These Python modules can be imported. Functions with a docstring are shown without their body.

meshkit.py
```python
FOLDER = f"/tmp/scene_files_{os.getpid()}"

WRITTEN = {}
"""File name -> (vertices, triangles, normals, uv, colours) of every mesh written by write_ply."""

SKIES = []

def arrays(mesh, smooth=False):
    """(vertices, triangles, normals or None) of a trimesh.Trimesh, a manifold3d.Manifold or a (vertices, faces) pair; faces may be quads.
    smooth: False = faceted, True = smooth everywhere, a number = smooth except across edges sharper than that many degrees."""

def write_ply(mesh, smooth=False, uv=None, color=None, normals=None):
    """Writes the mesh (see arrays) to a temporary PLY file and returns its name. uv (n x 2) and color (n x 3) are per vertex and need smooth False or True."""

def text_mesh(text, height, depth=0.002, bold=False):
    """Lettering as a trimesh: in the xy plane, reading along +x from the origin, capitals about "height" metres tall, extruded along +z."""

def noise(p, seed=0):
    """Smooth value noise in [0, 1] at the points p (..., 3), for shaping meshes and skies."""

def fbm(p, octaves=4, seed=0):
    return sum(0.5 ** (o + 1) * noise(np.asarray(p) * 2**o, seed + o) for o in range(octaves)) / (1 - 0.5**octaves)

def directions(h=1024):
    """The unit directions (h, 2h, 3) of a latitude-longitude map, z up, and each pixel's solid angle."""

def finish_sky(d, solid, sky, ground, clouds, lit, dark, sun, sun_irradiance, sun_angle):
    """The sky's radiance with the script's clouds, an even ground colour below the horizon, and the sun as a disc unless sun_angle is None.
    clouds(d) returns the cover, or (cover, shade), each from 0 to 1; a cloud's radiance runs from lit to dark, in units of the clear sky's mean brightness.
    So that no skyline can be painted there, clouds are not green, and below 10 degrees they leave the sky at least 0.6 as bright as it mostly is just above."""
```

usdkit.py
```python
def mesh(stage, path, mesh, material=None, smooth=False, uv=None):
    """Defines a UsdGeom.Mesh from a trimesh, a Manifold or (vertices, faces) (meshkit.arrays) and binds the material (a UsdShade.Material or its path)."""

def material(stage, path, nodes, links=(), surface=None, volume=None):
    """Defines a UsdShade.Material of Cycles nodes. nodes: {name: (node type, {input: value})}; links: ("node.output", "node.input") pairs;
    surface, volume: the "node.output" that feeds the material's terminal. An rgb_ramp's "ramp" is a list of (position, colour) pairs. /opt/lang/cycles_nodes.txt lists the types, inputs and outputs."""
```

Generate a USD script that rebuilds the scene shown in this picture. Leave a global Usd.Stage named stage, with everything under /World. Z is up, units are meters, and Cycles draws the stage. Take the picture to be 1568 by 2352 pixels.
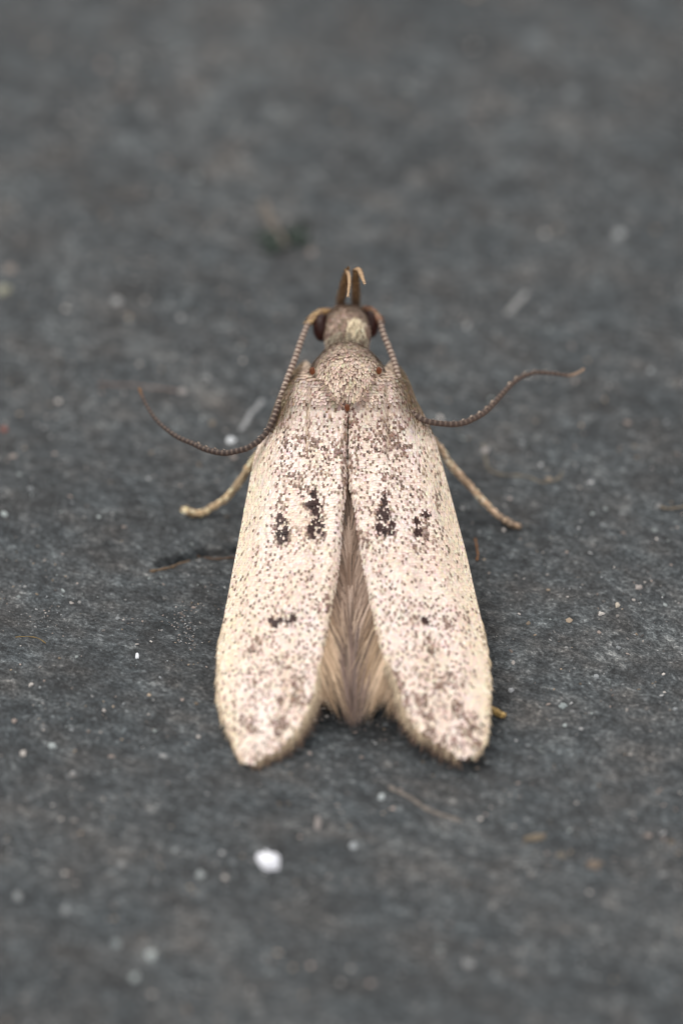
import math
import numpy as np
import trimesh
from scipy.interpolate import PchipInterpolator
from scipy.spatial import cKDTree
from pxr import Usd, UsdGeom, UsdLux, UsdShade, Sdf, Gf, Vt
import usdkit, meshkit

MM = 0.001                                     # the scene is designed in millimetres and written in metres
stage = Usd.Stage.CreateInMemory()
UsdGeom.SetStageUpAxis(stage, UsdGeom.Tokens.z)
UsdGeom.SetStageMetersPerUnit(stage, 1.0)
WORLD = UsdGeom.Xform.Define(stage, '/World').GetPrim()
stage.SetDefaultPrim(WORLD)
UsdGeom.Scope.Define(stage, '/World/Looks')

# ------------------------------------------------------------------ camera
ELEV = math.radians(45.0)                      # macro lens looking down at 45 degrees
DIST = 250.0                                   # mm from lens to the ground point in the middle of the frame
FRAME = 12.0                                   # mm of the world across the frame there
PX = 1568.0 / FRAME
FWD = np.array([0, math.cos(ELEV), -math.sin(ELEV)])
UP = np.array([0, math.sin(ELEV), math.cos(ELEV)])
RIGHT = np.array([1.0, 0, 0])
EYE = -DIST * FWD
cam = UsdGeom.Camera.Define(stage, '/World/camera')
m4 = Gf.Matrix4d(1.0)
for r, v in enumerate((RIGHT, UP, -FWD)):
    m4.SetRow(r, Gf.Vec4d(*map(float, v), 0))
m4.SetRow(3, Gf.Vec4d(*map(float, EYE * MM), 1))
cam.AddTransformOp().Set(m4)
cam.CreateFocalLengthAttr(100.0)
cam.CreateHorizontalApertureAttr(100.0 * FRAME / DIST)
cam.CreateFStopAttr(9.4)
cam.CreateFocusDistanceAttr((DIST - 2.25) * MM)
cam.CreateClippingRangeAttr(Gf.Vec2f(0.01, 100.0))
cam.CreateExposureAttr(0.25)

# ------------------------------------------------------------------ light: bright overcast sky
SUN = np.array([-0.40, 0.42, 0.82]); SUN /= np.linalg.norm(SUN)
el, rot = math.asin(SUN[2]), math.atan2(SUN[0], SUN[1])
dome = UsdLux.DomeLight.Define(stage, '/World/sky')
sky_m = usdkit.material(stage, '/World/Looks/sky', {
    's': ('sky_texture', {'sky_type': 'single_scattering', 'sun_disc': False, 'sun_elevation': el, 'sun_rotation': rot}),
    'tc': ('texture_coordinate', {}),
    'n': ('noise_texture', {'scale': 2.2, 'detail': 5.0, 'roughness': 0.55}),
    'r': ('rgb_ramp', {'ramp': [(0.0, (9.3, 9.1, 8.9)), (1.0, (14.0, 13.5, 12.9))]}),
    'm': ('mix', {'fac': 0.88}),
    'b': ('background_shader', {'strength': 0.09})},
    [('tc.generated', 'n.vector'), ('n.fac', 'r.fac'), ('s.color', 'm.color1'), ('r.color', 'm.color2'), ('m.color', 'b.color')], surface='b.background')
UsdShade.MaterialBindingAPI.Apply(dome.GetPrim()).Bind(sky_m)
sun = UsdLux.DistantLight.Define(stage, '/World/sun')
sun.CreateIntensityAttr(0.4)
sun.CreateAngleAttr(28.0)
sun.CreateNormalizeAttr(True)
sun.CreateColorAttr(Gf.Vec3f(1.0, 0.96, 0.9))
zax = SUN
xax = np.cross([0, 0, 1.0], zax); xax /= np.linalg.norm(xax)
yax = np.cross(zax, xax)
s4 = Gf.Matrix4d(1.0)
for r, v in enumerate((xax, yax, zax)):
    s4.SetRow(r, Gf.Vec4d(*map(float, v), 0))
sun.AddTransformOp().Set(s4)

# ------------------------------------------------------------------ helpers
def lin(r, g, b):
    c = np.array([r, g, b], float) / 255.0
    return np.where(c <= 0.04045, c / 12.92, ((c + 0.055) / 1.055) ** 2.4)

def linv(c):
    c = np.clip(np.asarray(c, float), 0, 255) / 255.0
    return np.where(c <= 0.04045, c / 12.92, ((c + 0.055) / 1.055) ** 2.4)

def at(px, py, z):
    """The point (mm) at height z on the line of sight through a point of the 1568 x 2352 photograph."""
    px, py, z = np.broadcast_arrays(np.asarray(px, float), np.asarray(py, float), np.asarray(z, float))
    d = FWD + ((px - 784.0) / PX / DIST)[..., None] * RIGHT + ((1176.0 - py) / PX / DIST)[..., None] * UP
    t = (z - EYE[2]) / d[..., 2]
    return EYE + t[..., None] * d

COUNT = {}
def path_of(name, parent):
    base = parent.GetPath() if parent else Sdf.Path('/World')
    k = (str(base), name)
    COUNT[k] = COUNT.get(k, -1) + 1
    return str(base.AppendChild(name if COUNT[k] == 0 else f'{name}_{COUNT[k]:03d}'))

def tag(p, label=None, cat=None, group=None, kind=None):
    for k, v in (('label', label), ('category', cat), ('group', group), ('kind', kind)):
        if v:
            p.SetCustomDataByKey(k, v)
    return p

def smooth_normals(v, f):
    n = np.zeros_like(v)
    fn = np.cross(v[f[:, 1]] - v[f[:, 0]], v[f[:, 2]] - v[f[:, 0]])
    for k in range(3):
        np.add.at(n, f[:, k], fn)
    return n / np.maximum(np.linalg.norm(n, axis=1, keepdims=True), 1e-30)

def obj(name, v, f, mat, parent=None, col=None, origin=(0, 0, 0), smooth=True):
    """One Mesh prim; v in mm in world coordinates, col a linear colour per vertex."""
    v = np.asarray(v, float); f = np.asarray(f, int)
    q = (v - np.asarray(origin, float)) * MM
    m = UsdGeom.Mesh.Define(stage, path_of(name, parent))
    m.CreatePointsAttr(Vt.Vec3fArray.FromNumpy(q.astype(np.float32)))
    m.CreateFaceVertexCountsAttr(Vt.IntArray.FromNumpy(np.full(len(f), f.shape[1], np.int32)))
    m.CreateFaceVertexIndicesAttr(Vt.IntArray.FromNumpy(f.astype(np.int32).ravel()))
    m.CreateSubdivisionSchemeAttr('none')
    if smooth:
        t = f if f.shape[1] == 3 else np.vstack([f[:, [0, 1, 2]], f[:, [0, 2, 3]]])
        m.CreateNormalsAttr(Vt.Vec3fArray.FromNumpy(smooth_normals(v, t).astype(np.float32)))
        m.SetNormalsInterpolation('vertex')
    if col is not None:
        pv = UsdGeom.PrimvarsAPI(m).CreatePrimvar('tint', Sdf.ValueTypeNames.Color3fArray, 'vertex')
        pv.Set(Vt.Vec3fArray.FromNumpy(np.asarray(col, np.float32)))
    UsdShade.MaterialBindingAPI.Apply(m.GetPrim()).Bind(mat)
    if parent is None and any(origin):
        UsdGeom.Xformable(m).AddTranslateOp().Set(Gf.Vec3d(*[float(c) * MM for c in origin]))
    return m.GetPrim()

def join(parts):
    vs, fs, cs, n = [], [], [], 0
    for v, f, c in parts:
        vs.append(v); fs.append(np.asarray(f) + n); cs.append(c); n += len(v)
    return np.vstack(vs), np.vstack(fs), np.vstack(cs)

def grid_faces(nr, nc, wrap=False):
    i, j = np.meshgrid(np.arange(nr - 1), np.arange(nc if wrap else nc - 1), indexing='ij')
    j2 = (j + 1) % nc
    return np.stack([i * nc + j, i * nc + j2, (i + 1) * nc + j2, (i + 1) * nc + j], -1).reshape(-1, 4)

def tris(q):
    return np.vstack([q[:, [0, 1, 2]], q[:, [0, 2, 3]]])

def frames(p):
    t = np.gradient(p, axis=0); t /= np.linalg.norm(t, axis=1, keepdims=True) + 1e-12
    a = np.cross(t, [0, 0, 1.0]); a /= np.linalg.norm(a, axis=1, keepdims=True) + 1e-9
    return t, a, np.cross(a, t)

def resample(pts, n):
    pts = np.asarray(pts, float)
    s = np.r_[0, np.cumsum(np.linalg.norm(np.diff(pts, axis=0), axis=1))]
    return PchipInterpolator(s, pts)(np.linspace(0, s[-1], n))

def tube(p, rad, color, sides=10):
    """Closed tapering tube; color(i/(n-1), angle) -> linear rgb arrays (angle 90 degrees = up)."""
    n = len(p); rad = np.broadcast_to(rad, (n,))
    t, a, b = frames(p)
    ang = np.arange(sides) * 2 * np.pi / sides
    v = p[:, None] + rad[:, None, None] * (np.cos(ang)[None, :, None] * a[:, None] + np.sin(ang)[None, :, None] * b[:, None])
    f = tris(grid_faces(n, sides, True))
    tt, aa = np.meshgrid(np.linspace(0, 1, n), ang, indexing='ij')
    c = color(tt, aa).reshape(-1, 3)
    v = np.vstack([v.reshape(-1, 3), p[0] - t[0] * rad[0] * .6, p[-1] + t[-1] * rad[-1] * .6])
    k = n * sides
    caps = [[k, (j + 1) % sides, j] for j in range(sides)] + [[k + 1, (n - 1) * sides + j, (n - 1) * sides + (j + 1) % sides] for j in range(sides)]
    c = np.vstack([c, c[:sides].mean(0), c[-sides:].mean(0)])
    return v, np.vstack([f, caps]), c

SC = np.array([[0, -.34], [0, .34], [.5, -.5], [.5, .5], [.9, -.36], [.9, .36], [1.0, 0]])
SCF = np.array([[0, 2, 3], [0, 3, 1], [2, 4, 5], [2, 5, 3], [4, 6, 5]])
def scales(P, D, N, L, W, tilt, cb, ct, lift=0.0, camber=.18):
    """Overlapping scales: root P, direction D, surface normal N, root and tip colours."""
    n = len(P)
    L, W, tilt = (np.broadcast_to(x, (n,))[:, None, None] for x in (L, W, tilt))
    D = D / np.linalg.norm(D, axis=1, keepdims=True)
    N = N - (N * D).sum(1, keepdims=True) * D
    N = N / np.linalg.norm(N, axis=1, keepdims=True)
    S = np.cross(N, D)
    s, t = SC[None, :, :1], SC[None, :, 1:]
    v = P[:, None] + D[:, None] * s * L + S[:, None] * t * W + N[:, None] * (lift + s * L * tilt - camber * W * 4 * t * t * .5)
    f = SCF[None] + (np.arange(n) * 7)[:, None, None]
    mix = np.array([0, 0, .75, .75, 1, 1, 1.0])[None, :, None]
    c = cb[:, None] * (1 - mix) + ct[:, None] * mix
    return v.reshape(-1, 3), f.reshape(-1, 3), c.reshape(-1, 3)

def hairs(paths, rad, c0, c1):
    """n hairs of k points each as thin three-sided spikes."""
    n, k, _ = paths.shape
    rad = np.broadcast_to(rad, (n,))
    t = np.gradient(paths, axis=1); t /= np.linalg.norm(t, axis=2, keepdims=True) + 1e-12
    a = np.cross(t, [0.1, 0.2, 1.0]); a /= np.linalg.norm(a, axis=2, keepdims=True) + 1e-12
    b = np.cross(a, t)
    ang = np.arange(3) * 2 * np.pi / 3 + .5
    taper = (1 - np.linspace(0, 1, k) ** 2.2) * .95 + .05
    r = rad[:, None, None, None] * taper[None, :, None, None]
    v = paths[:, :, None] + r * (np.cos(ang)[None, None, :, None] * a[:, :, None] + np.sin(ang)[None, None, :, None] * b[:, :, None])
    f0 = tris(grid_faces(k, 3, True))
    f = f0[None] + (np.arange(n) * k * 3)[:, None, None]
    w = np.linspace(0, 1, k)[None, :, None, None]
    c = np.broadcast_to(c0[:, None, None] * (1 - w) + c1[:, None, None] * w, (n, k, 3, 3))
    return v.reshape(-1, 3), f.reshape(-1, 3), c.reshape(-1, 3)

def tint_mat(name, rough=.6, spec=.3, transl=0.0, sheen=0.0, coat=0.0, bump=None):
    nodes = {'a': ('attribute', {'attribute': 'tint'}),
             'p': ('principled_bsdf', {'roughness': rough, 'specular_ior_level': spec, 'sheen_weight': sheen, 'sheen_roughness': .4, 'coat_weight': coat})}
    links = [('a.color', 'p.base_color')]
    if bump:
        nodes |= {'g': ('geometry', {}), 'bn': ('noise_texture', {'scale': bump[0], 'detail': 3.0}), 'bu': ('bump', {'strength': bump[1], 'distance': bump[2]})}
        links += [('g.position', 'bn.vector'), ('bn.fac', 'bu.height'), ('bu.normal', 'p.normal')]
    out = 'p.BSDF'
    if transl:
        nodes |= {'t': ('translucent_bsdf', {}), 'mx': ('mix_closure', {'fac': transl})}
        links += [('a.color', 't.color'), ('p.BSDF', 'mx.closure1'), ('t.BSDF', 'mx.closure2')]
        out = 'mx.closure'
    return usdkit.material(stage, '/World/Looks/' + name, nodes, links, surface=out)

M_SCALE = tint_mat('wing_scale', .5, .35, transl=.12, sheen=.08)
M_WING = tint_mat('wing_membrane', .7, .2)
M_HAIR = tint_mat('fringe_hair', .5, .35, transl=.15)
M_BODY = tint_mat('body_skin', .7, .2, bump=(40000.0, .5, 1e-5))
M_LIMB = tint_mat('limb', .5, .35, bump=(60000.0, .5, 8e-6))
M_FLECK = tint_mat('mineral_fleck', .65, .3, bump=(60000.0, .6, 1e-5))
M_EYE = usdkit.material(stage, '/World/Looks/compound_eye', {
    'g': ('geometry', {}), 'v': ('voronoi_texture', {'scale': 42000.0, 'randomness': .35}),
    'b': ('bump', {'strength': .5, 'distance': 1e-5, 'invert': True}),
    'p': ('principled_bsdf', {'base_color': lin(38, 15, 11), 'roughness': .42, 'specular_ior_level': .22})},
    [('g.position', 'v.vector'), ('v.distance', 'b.height'), ('b.normal', 'p.normal')], surface='p.BSDF')

# ------------------------------------------------------------------ the slate: one sheet with its relief
def crack_path():
    return np.array([[365, 1296], [385, 1291], [415, 1282], [440, 1273], [470, 1267], [505, 1268], [545, 1261], [590, 1256]], float)
CRACK = at(crack_path()[:, 0], crack_path()[:, 1], 0.0)

def seg_dist(x, y, line):
    best = np.full(np.shape(x), 1e9)
    for a, b in zip(line[:-1], line[1:]):
        d = b[:2] - a[:2]; L2 = (d * d).sum()
        t = np.clip(((x - a[0]) * d[0] + (y - a[1]) * d[1]) / L2, 0, 1)
        best = np.minimum(best, np.hypot(x - a[0] - t * d[0], y - a[1] - t * d[1]))
    return best

def ground_z(x, y, fine=True):
    """Height (mm) of the slate."""
    x, y = np.broadcast_arrays(np.asarray(x, float), np.asarray(y, float))
    ca, sa = math.cos(.42), math.sin(.42)
    u, w = x * ca - y * sa, x * sa + y * ca               # grain of the cleaved stone runs obliquely
    P = lambda su, sw, k=0.0: np.stack([u * su + 17.3 + k, w * sw - 5.1 + k, np.full(np.shape(x), .37 + k)], -1)
    far = np.clip((np.hypot(x, y + 1) - 1.5) / 4.0, 0, 1)
    z = (meshkit.fbm(P(.16, .28), 3, 3) - .5) * .75 * far
    z += (meshkit.fbm(P(.7, 1.5, 9), 3, 11) - .5) * .17
    if fine:
        z += (meshkit.fbm(P(3.5, 6.5, 4), 3, 5) - .5) * .085
        z += (np.abs(meshkit.fbm(P(1.6, 4.2, 2), 3, 8) - .5)) * -.10
    d = seg_dist(x, y, CRACK)
    z = z - .16 * np.exp(-(d / .065) ** 2)
    return z

def graded(lo, hi, step, far, n):
    core = np.arange(lo, hi + 1e-6, step)
    g = np.geomspace(step, 1, n); g = np.cumsum(np.geomspace(step, (far - abs(hi)) / 4, n)); g = g / g[-1] * (far - max(abs(lo), abs(hi)))
    return np.r_[(core[0] - g)[::-1], core, core[-1] + g]

gx = graded(-7.0, 7.0, .05, 400.0, 22)
gy = graded(-13.8, 14.2, .05, 400.0, 22)
GX, GY = np.meshgrid(gx, gy)
GZ = ground_z(GX, GY)
gq = grid_faces(len(gy), len(gx))
def ramp(*s): return {'ramp': list(s)}
M_SLATE = usdkit.material(stage, '/World/Looks/slate', {
    'g': ('geometry', {}),
    'mr': ('mapping', {'rotation': (0, 0, .42)}),
    'mp': ('mapping', {'scale': (700.0, 1050.0, 900.0)}),
    'mf': ('mapping', {'scale': (13500.0, 17500.0, 16000.0)}),
    'big': ('noise_texture', {'scale': .35, 'detail': 4.0, 'roughness': .6}),
    'mid': ('noise_texture', {'scale': 1.9, 'detail': 5.0, 'roughness': .65}),
    'fin': ('noise_texture', {'scale': 1.0, 'detail': 4.0, 'roughness': .7}),
    'bl': ('noise_texture', {'scale': 6.5, 'detail': 3.0, 'roughness': .6}),
    'rl': ('rgb_ramp', ramp((.34, (.6, .61, .62)), (.5, (.95, .95, .95)), (.6, (1.45, 1.42, 1.4)), (.7, (2.1, 2.03, 1.96)))),
    'x4': ('mix', {'mix_type': 'multiply', 'fac': 1.0}),
    'hue': ('noise_texture', {'scale': 1.1, 'detail': 3.0, 'roughness': .6}),
    'rb': ('rgb_ramp', ramp((.3, lin(48, 51.5, 54)), (.5, lin(56, 59.5, 62)), (.7, lin(69, 71.5, 73)))),
    'rm': ('rgb_ramp', ramp((.32, (.6, .6, .61)), (.5, (1, 1, 1)), (.68, (1.65, 1.62, 1.58)))),
    'rf': ('rgb_ramp', ramp((.33, (.3, .31, .32)), (.43, (.64, .65, .66)), (.5, (.95, .95, .95)), (.57, (1.4, 1.39, 1.38)), (.63, (2.0, 1.97, 1.94)), (.72, (3.4, 3.3, 3.2)))),
    'rh': ('rgb_ramp', ramp((.35, (.95, 1.01, 1.04)), (.52, (1, 1, 1)), (.7, (1.12, 1.0, .93)))),
    'x1': ('mix', {'mix_type': 'multiply', 'fac': 1.0}), 'x2': ('mix', {'mix_type': 'multiply', 'fac': 1.0}), 'x3': ('mix', {'mix_type': 'multiply', 'fac': 1.0}),
    'bu': ('bump', {'strength': .9, 'distance': 3.0e-5}),
    'p': ('principled_bsdf', {'roughness': .6, 'specular_ior_level': .3})},
    [('g.position', 'mr.vector'), ('mr.vector', 'mp.vector'), ('mr.vector', 'mf.vector'), ('mp.vector', 'big.vector'), ('mp.vector', 'mid.vector'), ('mf.vector', 'fin.vector'), ('mp.vector', 'hue.vector'),
     ('big.fac', 'rb.fac'), ('mid.fac', 'rm.fac'), ('fin.fac', 'rf.fac'), ('hue.fac', 'rh.fac'), ('mp.vector', 'bl.vector'), ('bl.fac', 'rl.fac'), ('x3.color', 'x4.color1'), ('rl.color', 'x4.color2'),
     ('rb.color', 'x1.color1'), ('rm.color', 'x1.color2'), ('x1.color', 'x2.color1'), ('rf.color', 'x2.color2'), ('x2.color', 'x3.color1'), ('rh.color', 'x3.color2'),
     ('x4.color', 'p.base_color'), ('fin.fac', 'bu.height'), ('bu.normal', 'p.normal')], surface='p.BSDF')
tag(obj('ground', np.stack([GX, GY, GZ], -1).reshape(-1, 3), gq, M_SLATE),
    'dark grey slate surface with fine grain under the moth', 'ground', kind='structure')
tag(dome.GetPrim(), 'pale overcast sky', 'sky', kind='structure')

def on_ground(px, py):
    """Point on the slate seen at a point of the photograph."""
    p = at(px, py, 0.0)
    for _ in range(4):
        p = at(px, py, ground_z(p[..., 0], p[..., 1]))
    return p

# ------------------------------------------------------------------ flecks, grit and fibres on the slate
def flake(center, rx, ry, h, rng, ang=0.0, n=9):
    """A low irregular crumb of mineral, rx by ry mm, lying on the slate."""
    th = np.arange(n) * 2 * np.pi / n
    k = 1 + rng.uniform(-.3, .3, n)
    ring = np.stack([np.cos(th) * rx * k, np.sin(th) * ry * k], 1)
    R = np.array([[math.cos(ang), -math.sin(ang)], [math.sin(ang), math.cos(ang)]])
    lo, mi, top = ring @ R.T, (ring * .86) @ R.T, (ring * .45) @ R.T
    z = lambda a, hh: np.c_[a, np.full(n, 0.0) + hh]
    v = np.vstack([z(lo, -h * .6), z(mi, h * .55) + rng.uniform(-.12, .12, (n, 3)) * h, z(top, h) + rng.uniform(-.15, .15, (n, 3)) * h, [[0, 0, h * 1.02]]])
    f = [list(q) for q in tris(grid_faces(3, n, True))] + [[2 * n + j, 2 * n + (j + 1) % n, 3 * n] for j in range(n)]
    return v + center, np.array(f)

rng = np.random.default_rng(7)
FLECKS = [  # px, py, radius across and along in photograph px, colour, name, label
    (615, 1980, 26, 22, (226, 228, 236), 'white_fleck', 'large bright white fleck on slate in front of the moth'),
    (728, 1894, 12, 26, (150, 143, 140), 'pale_fleck', 'long pinkish grey fleck standing up behind the big white fleck'),
    (875, 1831, 10, 10, (190, 198, 200), 'pale_fleck', 'small bright fleck at the upper end of the tan fibre before the moth'),
    (811, 1944, 11, 11, (182, 188, 192), 'pale_fleck', 'small round fleck to the right of the big white fleck'),
    (460, 2010, 14, 13, (166, 173, 174), 'pale_fleck', 'greenish pale round fleck to the left of the big white fleck'),
    (346, 2194, 17, 15, (178, 186, 186), 'pale_fleck', 'brightest of the blurred flecks nearest the lower left corner'),
    (266, 2167, 15, 13, (140, 148, 150), 'pale_fleck', 'dull grey blurred fleck just left of the brightest lower left one'),
    (152, 2092, 14, 12, (140, 144, 146), 'pale_fleck', 'grey blurred fleck second from the left edge near the bottom'),
    (42, 2060, 14, 13, (146, 150, 152), 'pale_fleck', 'grey blurred fleck beside the left edge near the bottom'),
    (531, 1012, 10, 9, (200, 204, 208), 'white_fleck', 'round white fleck just above the left antenna bend'),
    (420, 899, 14, 10, (165, 160, 158), 'pale_fleck', 'pale fleck at the end of the reddish thread behind the left antenna'),
    (316, 1506, 5, 8, (215, 218, 224), 'white_fleck', 'tiny sharp white chip left of the left wing'),
    (1423, 535, 16, 15, (160, 164, 166), 'pale_fleck', 'blurred pale fleck on the upper right of the slate'),
    (1230, 88, 36, 26, (90, 95, 98), 'pale_patch', 'broad faint pale patch at the top right'),
    (430, 158, 32, 24, (88, 91, 93), 'pale_patch', 'broad faint pale patch at the top left'),
    (8, 664, 20, 12, (128, 128, 114), 'pale_patch', 'yellowish pale patch cut by the left edge'),
    (24, 617, 14, 10, (118, 110, 105), 'pale_patch', 'pinkish pale patch above the yellowish one at the left edge'),
    (1114, 1036, 13, 12, (165, 160, 158), 'pale_fleck', 'whitish fleck at the curled end of the tan fibre right of the moth'),
    (1417, 1391, 9, 9, (205, 195, 180), 'pale_fleck', 'round cream grain right of the right wing'),
    (1380, 1410, 11, 6, (205, 200, 195), 'pale_fleck', 'long pale chip just left of the round cream grain'),
    (1466, 1350, 11, 9, (170, 162, 158), 'pale_fleck', 'pinkish grey grain above and right of the round cream grain'),
    (1292, 1622, 13, 10, (148, 157, 158), 'pale_fleck', 'greenish pale chip right of the right wing tip'),
    (1173, 1586, 10, 7, (170, 172, 176), 'pale_fleck', 'pale chip above the hind foot beside the right wing'),
    (120, 1714, 14, 9, (172, 180, 181), 'pale_fleck', 'bluish pale chip low on the left side'),
    (1229, 1925, 27, 8, (104, 94, 80), 'tan_flake', 'long tan flake lying crosswise in the lower right'),
    (1366, 1987, 17, 12, (102, 91, 81), 'tan_flake', 'brownish tan flake nearest the right edge below the moth'),
    (1289, 1967, 14, 7, (94, 88, 79), 'tan_flake', 'faint small tan flake between two larger tan flakes'),
    (10, 986, 9, 7, (132, 82, 72), 'red_grain', 'reddish grain beside the left edge'),
]
for px, py, rx, ry, c, name, label in FLECKS:
    if name == 'pale_fleck':
        c, rx, ry = np.array(c) * .86, rx * .74, ry * .74
    p = on_ground(px, py)
    rX, rY = rx / PX, ry / PX / math.sin(ELEV)
    big = name == 'white_fleck' and rx > 20
    h = min(.16 if big else .03, min(rX, rY) * .6)
    ang = {'tan_flake': .25 if rx > 20 else -.7}.get(name, 0.0)
    v, f = flake(np.zeros(3), rX, rY, h, rng, ang, 18 if rx > 12 else 12)
    col = np.tile(linv(c), (len(v), 1)) * rng.uniform(.88, 1.08, (len(v), 1))
    tag(obj(name, v + p, f, M_FLECK, None, col, origin=p), label, {'red_grain': 'grain', 'tan_flake': 'flake', 'pale_patch': 'patch'}.get(name, 'fleck'))

def fibre(pts, r, color, name, label, lift=.02, n=30):
    g = on_ground(np.array(pts)[:, 0], np.array(pts)[:, 1])
    p = resample(g, n)
    p[:, 2] = ground_z(p[:, 0], p[:, 1]) + (r * .6 if lift else -r * .15) + lift
    k = 1 + .25 * np.sin(np.arange(n) * 1.7)
    col = linv(color)
    v, f, c = tube(p, r * k, lambda t, a: col[None, None] * (1 + .25 * np.sin(t * 37)[..., None]) * np.ones(t.shape + (1,)), 7)
    return tag(obj(name, v, f, M_FLECK, None, c, origin=p[0]), label, 'fibre')

fibre([(1110, 1020), (1114, 1052), (1126, 1080), (1160, 1092), (1205, 1094), (1250, 1108), (1276, 1102), (1292, 1082)], .028, (96, 90, 80), 'tan_fibre', 'thin tan fibre curling on slate right of the moth', 0)
fibre([(894, 1808), (920, 1822), (949, 1838), (975, 1857), (999, 1868), (1030, 1878), (1059, 1888)], .04, (110, 103, 97), 'tan_fibre', 'tan fibre lying in front of the right wing tip', 0)
fibre([(228, 882), (270, 884), (315, 886), (360, 892), (412, 900)], .022, (106, 90, 84), 'reddish_thread', 'faint reddish thread behind the left antenna tip', 0)
fibre([(602, 922), (590, 938), (578, 948), (566, 970), (552, 990)], .045, (148, 150, 152), 'pale_fibre', 'short pale smear of fibre beside the left antenna', 0)
fibre([(1208, 674), (1190, 694), (1164, 722)], .05, (140, 140, 140), 'pale_fibre', 'pale blurred fibre right of the moth head', 0)
fibre([(1091, 1243), (1095, 1265), (1097, 1280), (1094, 1293)], .017, (134, 94, 62), 'orange_hair', 'fine orange brown hair beside the right wing edge', .05, 14)
fibre([(606, 470), (618, 505), (634, 540), (654, 566)], .07, (104, 97, 90), 'dry_stem', 'blurred brown dry stem behind the moth', .02, 16)
fibre([(1515, 1163), (1535, 1168), (1560, 1165), (1590, 1160)], .022, (108, 98, 84), 'tan_fibre', 'tan fibre running off the right edge', 0, 12)
fibre([(345, 1312), (385, 1305), (410, 1296), (435, 1288)], .03, (92, 76, 60), 'brown_fibre', 'brown fibre in the crack left of the moth', 0, 16)
fibre([(455, 1280), (490, 1284), (520, 1282), (548, 1278)], .026, (80, 64, 52), 'brown_fibre', 'darker brown fibre in the crack close to the left wing', 0, 16)
fibre([(36, 1368 + 96), (70, 1463), (105, 1478)], .012, (104, 88, 58), 'tan_fibre', 'tiny tan fibre near the left edge level with the wings', 0, 10)
for k, (px, py) in enumerate(((622, 556), (690, 548))):
    parts = []
    r2 = np.random.default_rng(40 + k)
    for _ in range(26):
        q = on_ground(px + r2.normal(0, 11), py + r2.normal(0, 9))
        v, f = flake(q + [0, 0, r2.uniform(.0, .1)], r2.uniform(.04, .11), r2.uniform(.04, .11), .05, r2, r2.uniform(0, 6), 8)
        parts.append((v, f, np.tile(linv((46, 56, 50)) * r2.uniform(.6, 1.4), (len(v), 1))))
    v, f, c = join(parts)
    o = on_ground(px, py)
    tag(obj('moss_clump', v, f, M_FLECK, None, c, origin=o), ['blurred dark green moss crumb left of the dry stem', 'blurred dark green moss crumb right of the dry stem'][k], 'moss')

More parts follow.
